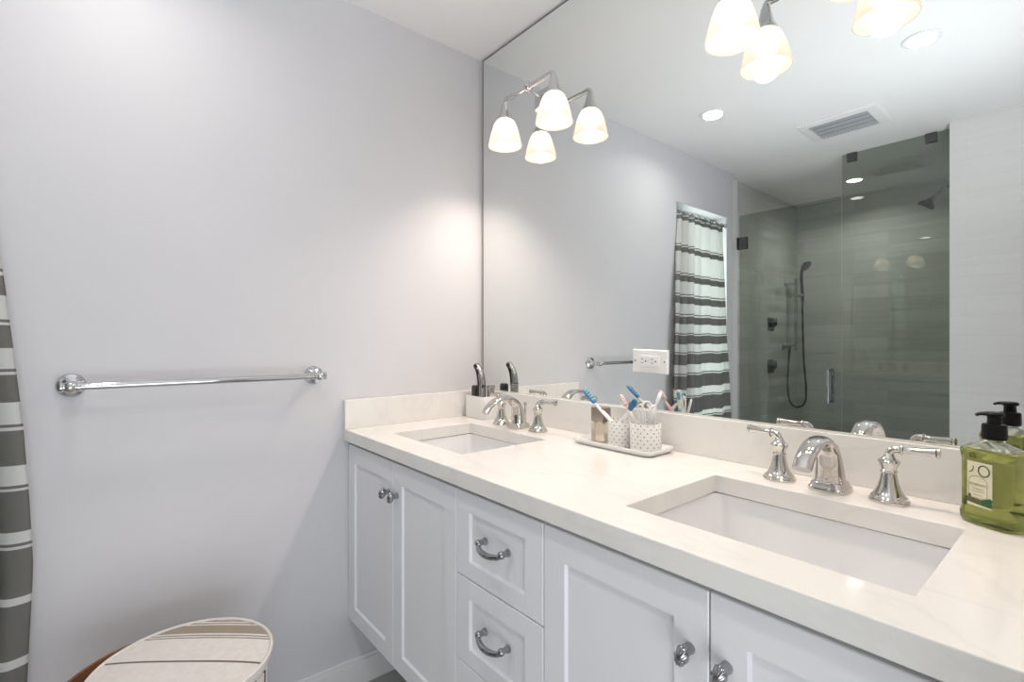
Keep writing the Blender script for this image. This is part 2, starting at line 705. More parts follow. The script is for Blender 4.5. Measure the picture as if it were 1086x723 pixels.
TOP = .8655
BOT = .252
doors = [shaker('door', .004, .3470, BOT, TOP, .053), shaker('door', .3490, .6860, BOT, TOP, .053),
         shaker('door', 1.0010, 1.3460, BOT, TOP, .056), shaker('door', 1.3485, 1.690, BOT, TOP, .053)]
bm = BM(); box(bm, 1.692, 1.736, FY, -.558, BOT, TOP)
obj('filler_strip', bm, 'cabinet', van)
drawers = [shaker('drawer', .6885, .9985, .6605, TOP, .055, .047, .04), shaker('drawer', .6885, .9985, .4525, .6580, .055, .044, .04),
           shaker('drawer', .6885, .9985, BOT, .4500, .055, .044, .04)]


def knob(parent, x, z, tilt):
    """short stem carrying an oval head with slanting grooves"""
    bm = BM()
    lathe(bm, [(.0085, 0), (.0088, .002), (.0080, .005), (.0078, .014), (.0082, .017)], (x, FY, z), '-y', 20)
    # twisted oval head, long axis upright, stretched out from the door
    loops = []
    n = 48
    for k in range(13):
        t = k / 12
        h = .013 + .021 * t
        s = math.sin(PI * (.10 + .86 * t)) ** .55
        lp = []
        for i in range(n):
            a = 2 * PI * i / n
            g = 1 + .085 * math.cos(9 * a + 2.6 * t)
            px = .0105 * s * g * math.cos(a)
            pz = .0165 * s * g * math.sin(a)
            qx = px * math.cos(tilt) - pz * math.sin(tilt)
            qz = px * math.sin(tilt) + pz * math.cos(tilt)
            lp.append(Vector((x + qx, FY - h, z + qz - .004 * t)))
        loops.append(lp)
    loft(bm, loops)
    o = obj('knob', bm, 'pewter', parent, smooth=50)
    o['label'] = 'dark chrome knob with slanting grooves'


knob(doors[0], .322, .772, -.35)
knob(doors[1], .376, .772, -.35)
knob(doors[2], 1.317, .770, -.35)
knob(doors[3], 1.374, .770, -.35)


def pull(parent, cx, z):
    bm = BM()
    hw = .041
    for s in (-1, 1):
        lathe(bm, [(.0085, 0), (.009, .003), (.0065, .008), (.0062, .014), (.0085, .019), (.0075, .025), (.003, .028)], (cx + s * hw, FY, z), '-y', 18)
    pts = smooth_path([(cx - hw, FY - .019, z), (cx - hw * .88, FY - .025, z - .005), (cx - hw * .45, FY - .031, z - .0085), (cx, FY - .033, z - .0095),
                       (cx + hw * .45, FY - .031, z - .0085), (cx + hw * .88, FY - .025, z - .005), (cx + hw, FY - .019, z)], 6)
    n = len(pts)
    rad = [.0042 + .0026 * math.sin(PI * i / (n - 1)) for i in range(n)]
    tube(bm, pts, rad, 14)
    o = obj('pull_handle', bm, 'pewter', parent, smooth=50)
    o['label'] = 'dark chrome bow handle'


pull(drawers[0], .850, .772)
pull(drawers[1], .850, .566)
pull(drawers[2], .850, .362)

# ------------------------------------------------------------------ worktop with two cut-outs
S1 = (.180, .594, -.500, -.180)
S2 = (1.138, 1.567, -.500, -.165)
xs = [0, S1[0], S1[1], S2[0], S2[1], WX]
ys = [-.598, -.500, -.180, 0.0]
bm = BM()
H = {}


def vert(x, y, z):
    k = (round(x, 5), round(y, 5), round(z, 5))
    if k not in H:
        H[k] = bm.verts.new(k)
    return H[k]


def slab(x0, x1, y0, y1, z0, z1, hole):
    """rectangular slab with rectangular holes"""
    X = sorted(set([x0, x1] + [a for h in hole for a in h[:2]]))
    Y = sorted(set([y0, y1] + [a for h in hole for a in h[2:]]))

    def solid(i, j):
        if not (0 <= i < len(X) - 1 and 0 <= j < len(Y) - 1):
            return False
        cx, cy = (X[i] + X[i + 1]) / 2, (Y[j] + Y[j + 1]) / 2
        return not any(h[0] < cx < h[1] and h[2] < cy < h[3] for h in hole)
    for i in range(len(X) - 1):
        for j in range(len(Y) - 1):
            if not solid(i, j):
                continue
            a, b, c, d = X[i], X[i + 1], Y[j], Y[j + 1]
            bm.faces.new([vert(a, c, z1), vert(b, c, z1), vert(b, d, z1), vert(a, d, z1)])
            bm.faces.new([vert(a, d, z0), vert(b, d, z0), vert(b, c, z0), vert(a, c, z0)])
            if not solid(i - 1, j):
                bm.faces.new([vert(a, d, z1), vert(a, d, z0), vert(a, c, z0), vert(a, c, z1)])
            if not solid(i + 1, j):
                bm.faces.new([vert(b, c, z1), vert(b, c, z0), vert(b, d, z0), vert(b, d, z1)])
            if not solid(i, j - 1):
                bm.faces.new([vert(a, c, z1), vert(a, c, z0), vert(b, c, z0), vert(b, c, z1)])
            if not solid(i, j + 1):
                bm.faces.new([vert(b, d, z1), vert(b, d, z0), vert(a, d, z0), vert(a, d, z1)])


slab(.0005, WX - .0005, -.598, 0, .88, .92, [S1, S2])
tag(obj('countertop', bm, 'quartz', None, bevel=.0022, origin=(.87, -.3, .88)), 'cream veined stone worktop with two sink cut-outs, on the white vanity', 'countertop')
bm = BM(); box(bm, .0205, WX - .0005, -.02, 0, .92, 1.0245)
tag(obj('backsplash', bm, 'quartz', None, bevel=.0015, origin=(.87, -.01, .92)), 'long low cream stone backsplash under the mirror', 'backsplash')
bm = BM(); box(bm, .0005, .0200, -.598, 0, .92, 1.022)
tag(obj('side_splash', bm, 'quartz', None, bevel=.0015, origin=(.01, -.3, .92)), 'short cream stone splash against the left wall at the far end of the worktop', 'backsplash')

# sinks (undermount)


def sink(S_, label):
    x0, x1, y0, y1 = S_
    cx, cy = (x0 + x1) / 2, (y0 + y1) / 2
    t = thing('sink', label, 'sink', (cx, cy, .73), 'undermount sinks')
    hx, hy = (x1 - x0) / 2 + .004, (y1 - y0) / 2 + .004
    bm = BM()
    z = .8785
    loops = [sup(cx, cy, z, hx + .018, hy + .018, 14, 0, 64), sup(cx, cy, z, hx, hy, 14, 0, 64), sup(cx, cy, z - .004, hx - .002, hy - .002, 14, 0, 64),
             sup(cx, cy, z - .11, hx - .012, hy - .012, 11, 0, 64), sup(cx, cy, z - .13, hx - .022, hy - .022, 8, 0, 64),
             sup(cx, cy, z - .138, hx - .045, hy - .045, 6, 0, 64), sup(cx, cy, z - .142, .022, .022, 2, 0, 64)]
    lo2 = [sup(cx, cy, z - .155, .03, .03, 2, 0, 64), sup(cx, cy, z - .150, hx - .03, hy - .03, 6, 0, 64),
           sup(cx, cy, z - .11, hx - .002, hy - .002, 11, 0, 64), sup(cx, cy, z - .014, hx + .018, hy + .018, 14, 0, 64)]
    loft(bm, loops + lo2 + [loops[0]], False, False)
    bmesh.ops.remove_doubles(bm, verts=bm.verts, dist=1e-6)
    obj('basin', bm, 'basin', t, smooth=50)
    bm = BM()
    lathe(bm, [(.0235, -.006), (.0235, .001), (.021, .0025), (.015, .001), (.013, .003), (.006, .0045)], (cx, cy, z - .1425), 'z', 28)
    o = obj('drain', bm, 'chrome', t, smooth=40)
    o['label'] = 'chrome drain'
    return t


sink(S1, 'white undermount sink at the far end of the worktop, beside the towel bar wall')
sink(S2, 'white undermount sink at the near end of the worktop, beside the soap bottle')

# ------------------------------------------------------------------ mirror, outlet
bm = BM()
vs = box(bm, .018, WX - .002, 0, .006, 1.0250, 2.4165, 1)
bm.faces.ensure_lookup_table()
for f in bm.faces:
    if abs(f.calc_center_median().y) < 1e-6:
        f.material_index = 0
mir = obj('wall_mirror', bm, ['mirror', 'mirror_edge'])
tag(mir, 'huge frameless mirror covering the whole wall above the vanity', 'mirror')
bm = BM()
loops = [rect(.0175, .0205, 1.025, 2.4185, -.0005), rect(.0175, .0205, 1.025, 2.4185, .0055)]
box(bm, .0155, .0185, -.0012, .006, 1.0250, 2.4190)
box(bm, .0185, WX - .002, -.0012, .006, 2.4165, 2.4190)
o = obj('edge_strip', bm, 'mirror_edge', mir)
o['label'] = 'dark mirror edge'

out = thing('outlet', 'white double power outlet plate set into the mirror', 'outlet', (.8505, 0, 1.168))
bm = BM()
loops = []
for yy, g in ((0, 0), (-.003, 0), (-.0055, .0025)):
    loops.append(rect(.790 + g, .911 - g, 1.1335 + g, 1.2025 - g, yy))
loft(bm, loops)
obj('cover_plate', bm, 'plastic', out)
bm = BM()
lp = []
for yy, g in ((-.004, 0), (-.0075, 0), (-.008, .0008)):
    lp.append(rect(.817 + g, .884 - g, 1.1515 + g, 1.1845 - g, yy))
loft(bm, lp)
fc = obj('receptacle', bm, 'plastic', out)
for cx in (.8335, .8675):
    bm = BM()
    box(bm, cx - .010, cx - .003, -.0084, -.0078, 1.1735, 1.1750)
    box(bm, cx - .010, cx - .003, -.0084, -.0078, 1.1620, 1.1635)
    lathe(bm, [(.0023, .0078), (.0023, .0084)], (cx + .005, 0, 1.168), '-y', 12)
    o = obj('socket', bm, 'black', fc)
    o['label'] = 'dark plug slots'
bm = BM()
box(bm, .847, .854, -.0092, -.0079, 1.1745, 1.1785)
box(bm, .847, .854, -.0092, -.0079, 1.1570, 1.1610)
obj('test_button', bm, 'plastic', fc)
for x in (.800, .901):
    bm = BM()
    lathe(bm, [(.0028, .005), (.0028, .0062), (.0015, .0066)], (x, 0, 1.168), '-y', 12)
    obj('screw', bm, 'silver', out)
out.rotation_euler = (0, math.radians(1.3), 0)

# ------------------------------------------------------------------ widespread faucets


def faucet(cx, cy, label):
    z0 = .92
    t = thing('faucet', label, 'faucet', (cx, cy, z0), 'two-handled bridge-free faucets on the worktop')
    # spout
    bm = BM()
    n = 24
    base = [(.034, .034, 0), (.035, .035, .003), (.0345, .0345, .008), (.031, .031, .011), (.0302, .0302, .016), (.028, .028, .019)]
    loft(bm, [sup(cx, cy, z0 + z, a, b, 5, 0, 40) for a, b, z in base])
    ctrl = [(0, .012, .0285, 1.0), (-.001, .035, .0265, .98), (-.006, .062, .0240, .88), (-.020, .089, .0215, .68), (-.052, .108, .0195, .52),
            (-.094, .106, .0185, .48), (-.130, .088, .0178, .52), (-.150, .066, .0172, .55)]
    pts = smooth_path([(cx, cy + a, z0 + b) for a, b, c, d in ctrl], 6)
    rad = smooth_vals([c for a, b, c, d in ctrl], 6)
    fl = smooth_vals([d for a, b, c, d in ctrl], 6)
    tube(bm, pts, rad, 28, flat=fl, side=(1, 0, 0))
    sp = obj('spout', bm, 'nickel', t, smooth=45)
    bm = BM()
    lathe(bm, [(.0028, .058), (.0028, .075), (.0035, .077), (.0062, .080), (.0070, .084), (.0050, .088), (.0015, .090)], (cx, cy + .030, z0), 'z', 16)
    lathe(bm, [(.004, 0), (.0028, .012), (.0028, .064)], (cx, cy + .030, z0), 'z', 12)
    obj('lift_rod', bm, 'nickel', sp, smooth=45)
    for s in (-1, 1):
        hx = cx + s * .0995
        bm = BM()
        prof = [(.0325, 0), (.0330, .002), (.0325, .0055), (.0300, .0075), (.0298, .0105), (.0270, .0125), (.0225, .019), (.0180, .029), (.0150, .040), (.0128, .052),
                (.0124, .055), (.0140, .057), (.0140, .0595), (.0122, .0615), (.0132, .066), (.0165, .073), (.0180, .0765), (.0175, .079), (.0120, .0835), (.0090, .0875), (.0078, .092), (.006, .094)]
        lathe(bm, prof, (hx, cy, z0), 'z', 36)
        hb = obj('handle', bm, 'nickel', t, smooth=28)
        bm = BM()
        back = .012
        L = [(hx, cy, z0 + .090), (hx + s * .003, cy, z0 + .0975), (hx + s * .010, cy + back * .1, z0 + .1015), (hx + s * .0165, cy + back * .2, z0 + .1015)]
        tube(bm, smooth_path(L, 5), .0070, 16)
        d = Vector((s * .062, back, .001)).normalized()
        lathe_dir(bm, [(.0075, 0), (.0098, .0015), (.0098, .0035), (.0065, .005), (.0060, .008), (.0058, .016), (.0068, .034), (.0082, .046), (.0086, .051), (.0070, .052),
                       (.0090, .0535), (.0092, .0575), (.0050, .0595)], L[-1], d, 20)
        obj('lever', bm, 'nickel', hb, smooth=35)
    return t


faucet(.381, -.112, 'polished nickel two-handled faucet behind the far sink, beside the white grooming caddy')
faucet(1.349, -.093, 'polished nickel two-handled faucet behind the near sink, beside the soap bottle')

# ------------------------------------------------------------------ vanity lights


def vanity_light(cx, label):
    zb = 2.126
    yb = -.091
    t = thing('vanity_light', label, 'wall light', (cx, 0, zb), 'two-shade vanity lights on the mirror')
    bm = BM()
    loops = []
    for y, g in ((-.0005, 0), (-.006, 0), (-.009, .004), (-.012, .006)):
        loops.append(rect(cx - .058 + g, cx + .058 - g, 2.083 + g, 2.153 - g, y))
    loft(bm, loops)
    obj('backplate', bm, 'chrome', t, bevel=.002)
    bm = BM()
    lathe(bm, [(.016, .011), (.016, .016), (.010, .020)], (cx, 0, 2.118), '-y', 20)
    tube(bm, smooth_path([(cx, -.014, 2.118), (cx, -.045, 2.112), (cx, -.07, 2.118), (cx, yb, zb)], 5), .0062, 14)
    obj('arm', bm, 'chrome', t, smooth=40)
    bm = BM()
    hw = .1295
    tube(bm, [(cx - hw + .016, yb, zb), (cx + hw - .016, yb, zb)], .0088, 16)
    lathe(bm, [(.009, -.013), (.0135, -.011), (.018, -.005), (.018, .005), (.0135, .011), (.009, .013)], (cx, yb, zb), 'x', 24)
    sphere(bm, (cx, yb, zb), .0165, 20)
    obj('crossbar', bm, 'chrome', t, smooth=40)
    for s in (-1, 1):
        x = cx + s * hw
        bm = BM()
        tube(bm, smooth_path([(x - s * .026, yb, zb), (x - s * .012, yb, zb + .0005), (x - s * .002, yb, zb - .006), (x, yb, zb - .018)], 6), .0092, 16)
        lathe(bm, [(.0088, 2.112), (.0125, 2.110), (.0130, 2.103), (.0145, 2.098), (.0165, 2.088), (.0205, 2.074), (.0262, 2.062), (.0295, 2.056), (.0295, 2.051), (.0270, 2.049)], (x, yb, 0), 'z', 28)
        ho = obj('lamp_holder', bm, 'chrome', t, smooth=40)
        bm = BM()
        prof = [(.0270, 2.0510), (.0365, 2.0430), (.0440, 2.0270), (.0515, 2.0040), (.0570, 1.9830), (.0612, 1.9640), (.0628, 1.9550)]
        R = smooth_vals([p[0] for p in prof], 4)
        Z = smooth_vals([p[1] for p in prof], 4)
        outer = list(zip(R, Z))
        inner = [(r - .003, z) for r, z in outer]
        lathe(bm, outer + list(reversed(inner)), (x, yb, 0), 'z', 40, False, False)
        sh = obj('shade', bm, 'shade', t, smooth=60)
        sh['label'] = 'lit frosted white glass bell shade'
        bm = BM()
        sphere(bm, (x, yb, 2.0165), .0315, 24, sz=1.0)
        lathe(bm, [(.013, 2.020), (.013, 2.050)], (x, yb, 0), 'z', 16)
        obj('bulb', bm, 'bulb', sh, smooth=60)
        d = bpy.data.lights.new('bulb_light', 'POINT')
        d.energy = P_BULB
        d.color = COL_BULB
        d.shadow_soft_size = .03
        lo = bpy.data.objects.new('bulb_light', d)
        COL.objects.link(lo)
        lo.parent = sh
        lo.location = Vector((x, yb, 1.964)) - wloc(sh)
        d = bpy.data.lights.new('bulb_downlight', 'SPOT')
        d.energy = P_SPOT
        d.color = COL_BULB
        d.spot_size = math.radians(138)
        d.spot_blend = .9
        d.shadow_soft_size = .035
        lo = bpy.data.objects.new('bulb_downlight', d)
        COL.objects.link(lo)
        lo.parent = sh
        lo.location = Vector((x, yb, 1.954)) - wloc(sh)
    return t


vanity_light(.4075, 'chrome wall light with two lit bell shades near the corner of the mirror')
vanity_light(1.2715, 'chrome wall light with two lit bell shades cut off by the top of the photo').location.z -= .009

# ------------------------------------------------------------------ towel bar
TBZ = 1.1135
tb = thing('towel_bar', 'long chrome towel bar on the plain white left wall', 'towel bar', (0, -1.005, TBZ))
YB0, YB1 = -1.311, -.700
bm = BM()
tube(bm, [(.066, YB0 - .014, TBZ), (.066, YB1 + .014, TBZ)], .0092, 18)
obj('rail', bm, 'chrome', tb, smooth=40)
for y in (YB0, YB1):
    bm = BM()
    lathe(bm, [(.0305, 0), (.0310, .003), (.0285, .007), (.0280, .010), (.0205, .013), (.0200, .016), (.0130, .020), (.0100, .028), (.0092, .040), (.0105, .048), (.0130, .053)], (0, y, TBZ), 'x', 32)
    sphere(bm, (.066, y, TBZ), .0150, 20)
    lathe(bm, [(.0105, -.020), (.0125, -.018), (.0125, -.014), (.0105, -.012), (.0105, .012), (.0125, .014), (.0125, .018), (.0105, .020)], (.066, y, TBZ), 'y', 20)
    obj('wall_bracket', bm, 'chrome', tb, smooth=35)

# ------------------------------------------------------------------ curtain on its rod
RX, RZ = -.014, 2.040
rod = thing('curtain_rod', 'chrome curtain rod across the window on the left wall', 'curtain rod', (0, -1.80, RZ))
bm = BM()
tube(bm, [(RX, -1.520, RZ), (RX, -2.150, RZ)], .0085, 16)
obj('rod', bm, 'chrome', rod, smooth=40)
for y, ax in ((-1.5155, '-y'), (-2.1545, 'y')):
    bm = BM()
    lathe(bm, [(.018, .0), (.018, .005), (.0115, .009), (.0105, .03)], (RX, y, RZ), ax, 20)
    obj('end_cap', bm, 'chrome', rod, smooth=40)

bands_grey = [(1.994, 2.020), (1.786, 1.820), (1.600, 1.640), (1.460, 1.505), (1.333, 1.380), (1.209, 1.263), (1.081, 1.146), (.931, 1.014), (.774, .871), (.620, .733),
              (.476, .602), (.318, .455), (.10, .296)]
bands_thin = [a for a in (2.026, 1.828, 1.648, 1.514, 1.389, 1.269, 1.1525, 1.0215, .8765, .7395)]
cuts = set()
levels = []
for a, b in bands_grey:
    levels.append((a, b, 1))
for a in bands_thin:
    levels.append((a + .0005, a + .0075, 1))
zs = sorted(set([2.035, .10] + [v for a, b, g in levels for v in (a, b)]))
fine = []
for a, b in zip(zs, zs[1:]):
    k = max(1, int((b - a) / .03))
    fine += [a + (b - a) * i / k for i in range(k)]
fine.append(zs[-1])


def interp(tab, z):
    for (z0, v0), (z1, v1) in zip(tab, tab[1:]):
        if z0 <= z <= z1:
            return v0 + (v1 - v0) * (z - z0) / (z1 - z0)
    return tab[0][1] if z < tab[0][0] else tab[-1][1]


near = [(.1, -1.408), (.41, -1.388), (.684, -1.377), (.85, -1.384), (1.03, -1.395), (1.365, -1.427), (1.6, -1.456), (1.8, -1.49), (2.04, -1.524)]
mid = [(.1, .036), (.7, .034), (1.1, .032), (1.4, .024), (1.7, .008), (1.9, -.008), (2.04, RX)]
far = [(.1, -2.15), (.71, -2.135), (.9, -2.12), (1.3, -2.085), (1.7, -2.10), (2.04, -2.125)]
cur = thing('window_curtain', 'white curtain with grey stripes that widen downwards, hanging over the window', 'curtain', (RX, -1.78, .10))
bm = BM()
NU = 150
rows = []
for z in fine:
    y0, y1 = interp(near, z) - .010, interp(far, z)
    down = (2.04 - z) / 1.94
    xc = interp(mid, z)
    row = []
    for i in range(NU + 1):
        u = i / NU
        # tight gathers at the near end, looser waves further along
        ph = 2 * PI * (2.75 * u / .36 if u < .36 else 2.75 + (u - .36) * 5.2)
        k_ = min(1, max(0, (u - .26) / .2))
        amp = (.030 + .006 * down) * (1 - k_) + (.008 + .006 * down) * k_
        x = xc + amp * math.sin(ph + .6 * math.sin(3 * down)) + .006 * math.sin(2.3 * ph + 1 + 2 * down) * down
        x += .012 * (1 - k_) * down
        y = y0 + (y1 - y0) * u + .010 * math.cos(ph) * (1 - .3 * u)
        if y > -1.520:
            x = max(x, .008)
        dz = .006 * math.sin(ph * .5 + 1) * down
        row.append(bm.verts.new((x, y, z + dz)))
    rows.append(row)
for k in range(len(fine) - 1):
    zm = (fine[k] + fine[k + 1]) / 2
    g = any(a < zm < b for a, b, _ in levels)
    for i in range(NU):
        f = bm.faces.new((rows[k][i], rows[k][i + 1], rows[k + 1][i + 1], rows[k + 1][i]))
        f.material_index = 1 if g else 0
o = obj('drape', bm, ['cloth_white', 'cloth_grey'], cur, smooth=80)
so = o.modifiers.new('cloth', 'SOLIDIFY')
so.thickness = .0012
for i, y in enumerate((-1.545, -1.575, -1.610, -1.652, -1.715, -1.800, -1.880, -1.955, -2.030, -2.105)):
    bm = BM()
    pts = [(RX + .0165 * math.sin(a), y, RZ - .004 + .0165 * math.cos(a)) for a in [2 * PI * j / 20 for j in range(21)]]
    tube(bm, pts, .0026, 8)
    o = obj('hook', bm, 'pewter', cur, smooth=60)

# ------------------------------------------------------------------ shower glass
GY = -2.43
door = thing('shower_door', 'clear greenish glass shower door with a chrome pull', 'shower door', (.29, GY, .11))
bm = BM(); box(bm, -.036, .625, GY - .005, GY + .005, .112, 2.163)
obj('glass', bm, 'shower_glass', door)
for z in (1.955, .36):
    bm = BM()
    box(bm, -.05, .022, GY + .005, GY + .011, z - .045, z + .045)
    box(bm, -.05, .022, GY - .011, GY - .005, z - .045, z + .045)
    lathe(bm, [(.007, -.047), (.007, .047)], (-.034, GY + .008, z), 'z', 14)
    box(bm, -.0495, -.044, GY - .03, GY + .03, z - .045, z + .045)
    obj('hinge', bm, 'gunmetal', door, bevel=.0015)
bm = BM()
for s in (-1, 1):
    y = GY + s * .042
    tube(bm, smooth_path([(.562, GY + s * .005, 1.035), (.562, y - s * .006, 1.036), (.562, y, 1.028), (.562, y, .84), (.562, y - s * .006, .832), (.562, GY + s * .005, .833)], 6), .0085, 14)
obj('pull_handle', bm, 'pewter', door, smooth=45)

pan = thing('glass_screen', 'fixed tall glass panel beside the shower door, clipped to the ceiling', 'glass panel', (.9, GY, .10))
bm = BM(); box(bm, .630, 1.168, GY - .005, GY + .005, .101, 2.424)
obj('glass', bm, 'shower_glass', pan)
for x in (.683, 1.075):
    bm = BM()
    box(bm, x - .026, x + .026, GY + .005, GY + .012, 2.372, 2.4265)
    box(bm, x - .026, x + .026, GY - .012, GY - .005, 2.372, 2.4265)
    obj('clip', bm, 'gunmetal', pan, bevel=.001)

# shower fittings
sh = thing('overhead_shower', 'chrome shower head on a bent arm from the right shower wall', 'shower head', (1.32, -3.0, 2.25))
bm = BM()
lathe(bm, [(.03, 0), (.03, .004), (.02, .010), (.011, .014)], (1.32, -3.0, 2.255), '-x', 24)
tube(bm, smooth_path([(1.318, -3.0, 2.255), (1.17, -3.0, 2.258), (1.075, -3.0, 2.243), (1.01, -3.0, 2.205), (.975, -3.0, 2.172)], 6), .0105, 14)
obj('arm', bm, 'pewter', sh, smooth=45)
bm = BM()
d = Vector((-.55, 0, -.83)).normalized()
lathe_dir(bm, [(.013, 0), (.016, .008), (.022, .016), (.044, .036), (.048, .046), (.048, .056), (.043, .060)], Vector((.975, -3.0, 2.176)), d, 28)
obj('head', bm, 'gunmetal', sh, smooth=35)

hs = thing('hand_shower', 'chrome hand shower on a slide bar with a looping hose', 'hand shower', (TL, -3.29, 1.17))
BX = .035
bm = BM()
tube(bm, [(BX, -3.29, 1.145), (BX, -3.29, 1.76)], .0115, 16)
for z in (1.19, 1.715):
    lathe(bm, [(.022, 0), (.022, .006), (.010, .010), (.009, BX - TL)], (TL, -3.29, z), 'x', 20)
obj('slide_bar', bm, 'chrome', hs, smooth=45)
bm = BM()
lathe(bm, [(.027, 0), (.027, .010), (.013, .014), (.013, .045), (.016, .047), (.016, .060), (.008, .062)], (TL, -3.245, 1.178), 'x', 22)
lathe(bm, [(.0115, 1.130), (.0115, 1.172)], (TL + .050, -3.245, 0), 'z', 16)
obj('wall_elbow', bm, 'gunmetal', hs, smooth=45)
bm = BM()
tube(bm, smooth_path([(TL + .05, -3.245, 1.135), (TL + .045, -3.235, .98), (TL + .047, -3.225, .80), (.02, -3.235, .70), (.07, -3.25, .675), (.115, -3.265, .72), (.118, -3.275, .85),
                      (.10, -3.28, 1.08), (.09, -3.285, 1.40), (.088, -3.29, 1.57)], 8), .0075, 10)
obj('hose', bm, 'cord', hs, smooth=60)
bm = BM()
tube(bm, smooth_path([(.088, -3.29, 1.56), (.084, -3.29, 1.66), (.078, -3.29, 1.76), (.084, -3.29, 1.83), (.105, -3.29, 1.868)], 6), .0125, 14)
lathe_dir(bm, [(.014, -.012), (.030, .0), (.047, .016), (.047, .026), (.041, .030)], (.100, -3.29, 1.868), (.75, .1, -.66), 26)
obj('spray_head', bm, 'gunmetal', hs, smooth=40)
bm = BM()
box(bm, BX - .014, .098, -3.305, -3.275, 1.60, 1.625)
obj('holder', bm, 'chrome', hs, bevel=.004)


def valve(z, label):
    t = thing('shower_valve', label, 'valve', (TL, -2.995, z), 'shower valves')
    bm = BM(); box(bm, TL, TL + .008, -3.052, -2.938, z - .055, z + .055)
    obj('plate', bm, 'gunmetal', t, bevel=.003)
    bm = BM()
    lathe(bm, [(.024, .008), (.024, .035), (.020, .040)], (TL, -2.995, z), 'x', 20)
    box(bm, TL + .035, TL + .050, -3.003, -2.987, z - .012, z + .048)
    obj('handle', bm, 'gunmetal', t, bevel=.002)


valve(1.366, 'square dark chrome shower valve, the upper one')
valve(1.020, 'square dark chrome shower valve, the lower one')

# ------------------------------------------------------------------ ceiling fittings


def downlight(x, y, label, power=P_DOWN):
    t = thing('recessed_light', label, 'ceiling light', (x, y, ZC), 'recessed ceiling lights')
    bm = BM()
    lathe(bm, [(.066, ZC), (.066, ZC - .003), (.060, ZC - .006), (.050, ZC - .004), (.048, ZC - .0005)], (x, y, 0), 'z', 36)
    obj('trim_ring', bm, 'trim', t, smooth=40)
    bm = BM()
    lathe(bm, [(.047, ZC - .0005), (.047, ZC - .0025)], (x, y, 0), 'z', 32)
    obj('lens', bm, 'downlens', t)['label'] = 'glowing lens'
    d = bpy.data.lights.new('downlight', 'AREA')
    d.shape = 'DISK'
    d.size = .09
    d.energy = power
    d.spread = math.radians(150)
    d.color = COL_DOWN
    lo = bpy.data.objects.new('downlight', d)
    COL.objects.link(lo)
    lo.parent = t
    lo.location = (0, 0, -.010)


downlight(1.251, -1.250, 'round recessed ceiling light right of the air vent in the mirror')
downlight(.387, -1.236, 'round recessed ceiling light left of the air vent in the mirror')
downlight(.520, -3.069, 'round recessed ceiling light inside the shower', 1.9 * P_DOWN)

vent = thing('ceiling_vent', 'white rectangular air vent with grey louvres in the ceiling', 'vent', (.79, -1.89, ZC))
vx0, vx1, vy0, vy1 = .600, .983, -2.045, -1.735
a0, a1, b0, b1 = .650, .930, -2.015, -1.785
bm = BM()
loops = [[Vector((x, y, z)) for x, y in ((X0, Y0), (X1, Y0), (X1, Y1), (X0, Y1))] for X0, X1, Y0, Y1, z in
         ((vx0, vx1, vy0, vy1, ZC), (vx0, vx1, vy0, vy1, ZC - .004), (vx0 + .008, vx1 - .008, vy0 + .008, vy1 - .008, ZC - .009), (a0, a1, b0, b1, ZC - .012), (a0, a1, b0, b1, ZC - .001))]
loft(bm, loops, False, False)
obj('frame', bm, 'trim', vent)
bm = BM(); box(bm, a0, a1, b0, b1, ZC - .0015, ZC - .0005)  # flat dark sheet: shade between the louvres, painted in as colour
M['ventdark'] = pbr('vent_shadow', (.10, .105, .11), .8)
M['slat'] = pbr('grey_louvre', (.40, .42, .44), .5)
obj('duct_shade', bm, 'ventdark', vent)
for i in range(4):
    y = b0 + (b1 - b0) * (i + .5) / 4
    bm = BM()
    vs = box(bm, a0, a1, y - .0195, y + .0195, ZC - .0065, ZC - .0050)
    for v_ in vs:
        v_.co.z += (v_.co.y - y) * .12
    obj('slat', bm, 'slat', vent)

# ------------------------------------------------------------------ round hamper by the wall
HC = Vector((.374, -1.109, 0))
hz = .5
ham = thing('laundry_hamper', 'round hamper with a striped canvas lid and wooden rim, below the towel bar', 'hamper', (HC.x, HC.y, 0))
NB = 96
bm = BM()
prof = [(.156, 0.0), (.158, .02), (.167, .25), (.171, .455), (.163, .462)]
lps = [[Vector((HC.x + r * math.cos(2 * PI * i / NB), HC.y + r * math.sin(2 * PI * i / NB), z)) for i in range(NB)] for r, z in prof]
rings = loft(bm, lps)
for f in bm.faces:
    c = f.calc_center_median()
    a = math.atan2(c.y - HC.y, c.x - HC.x) % (2 * PI)
    k = int(a / (2 * PI) * NB)
    f.material_index = 1 if (k % 4) == 0 else 0
obj('body', bm, ['cream', 'fabricdark'], ham, smooth=40)
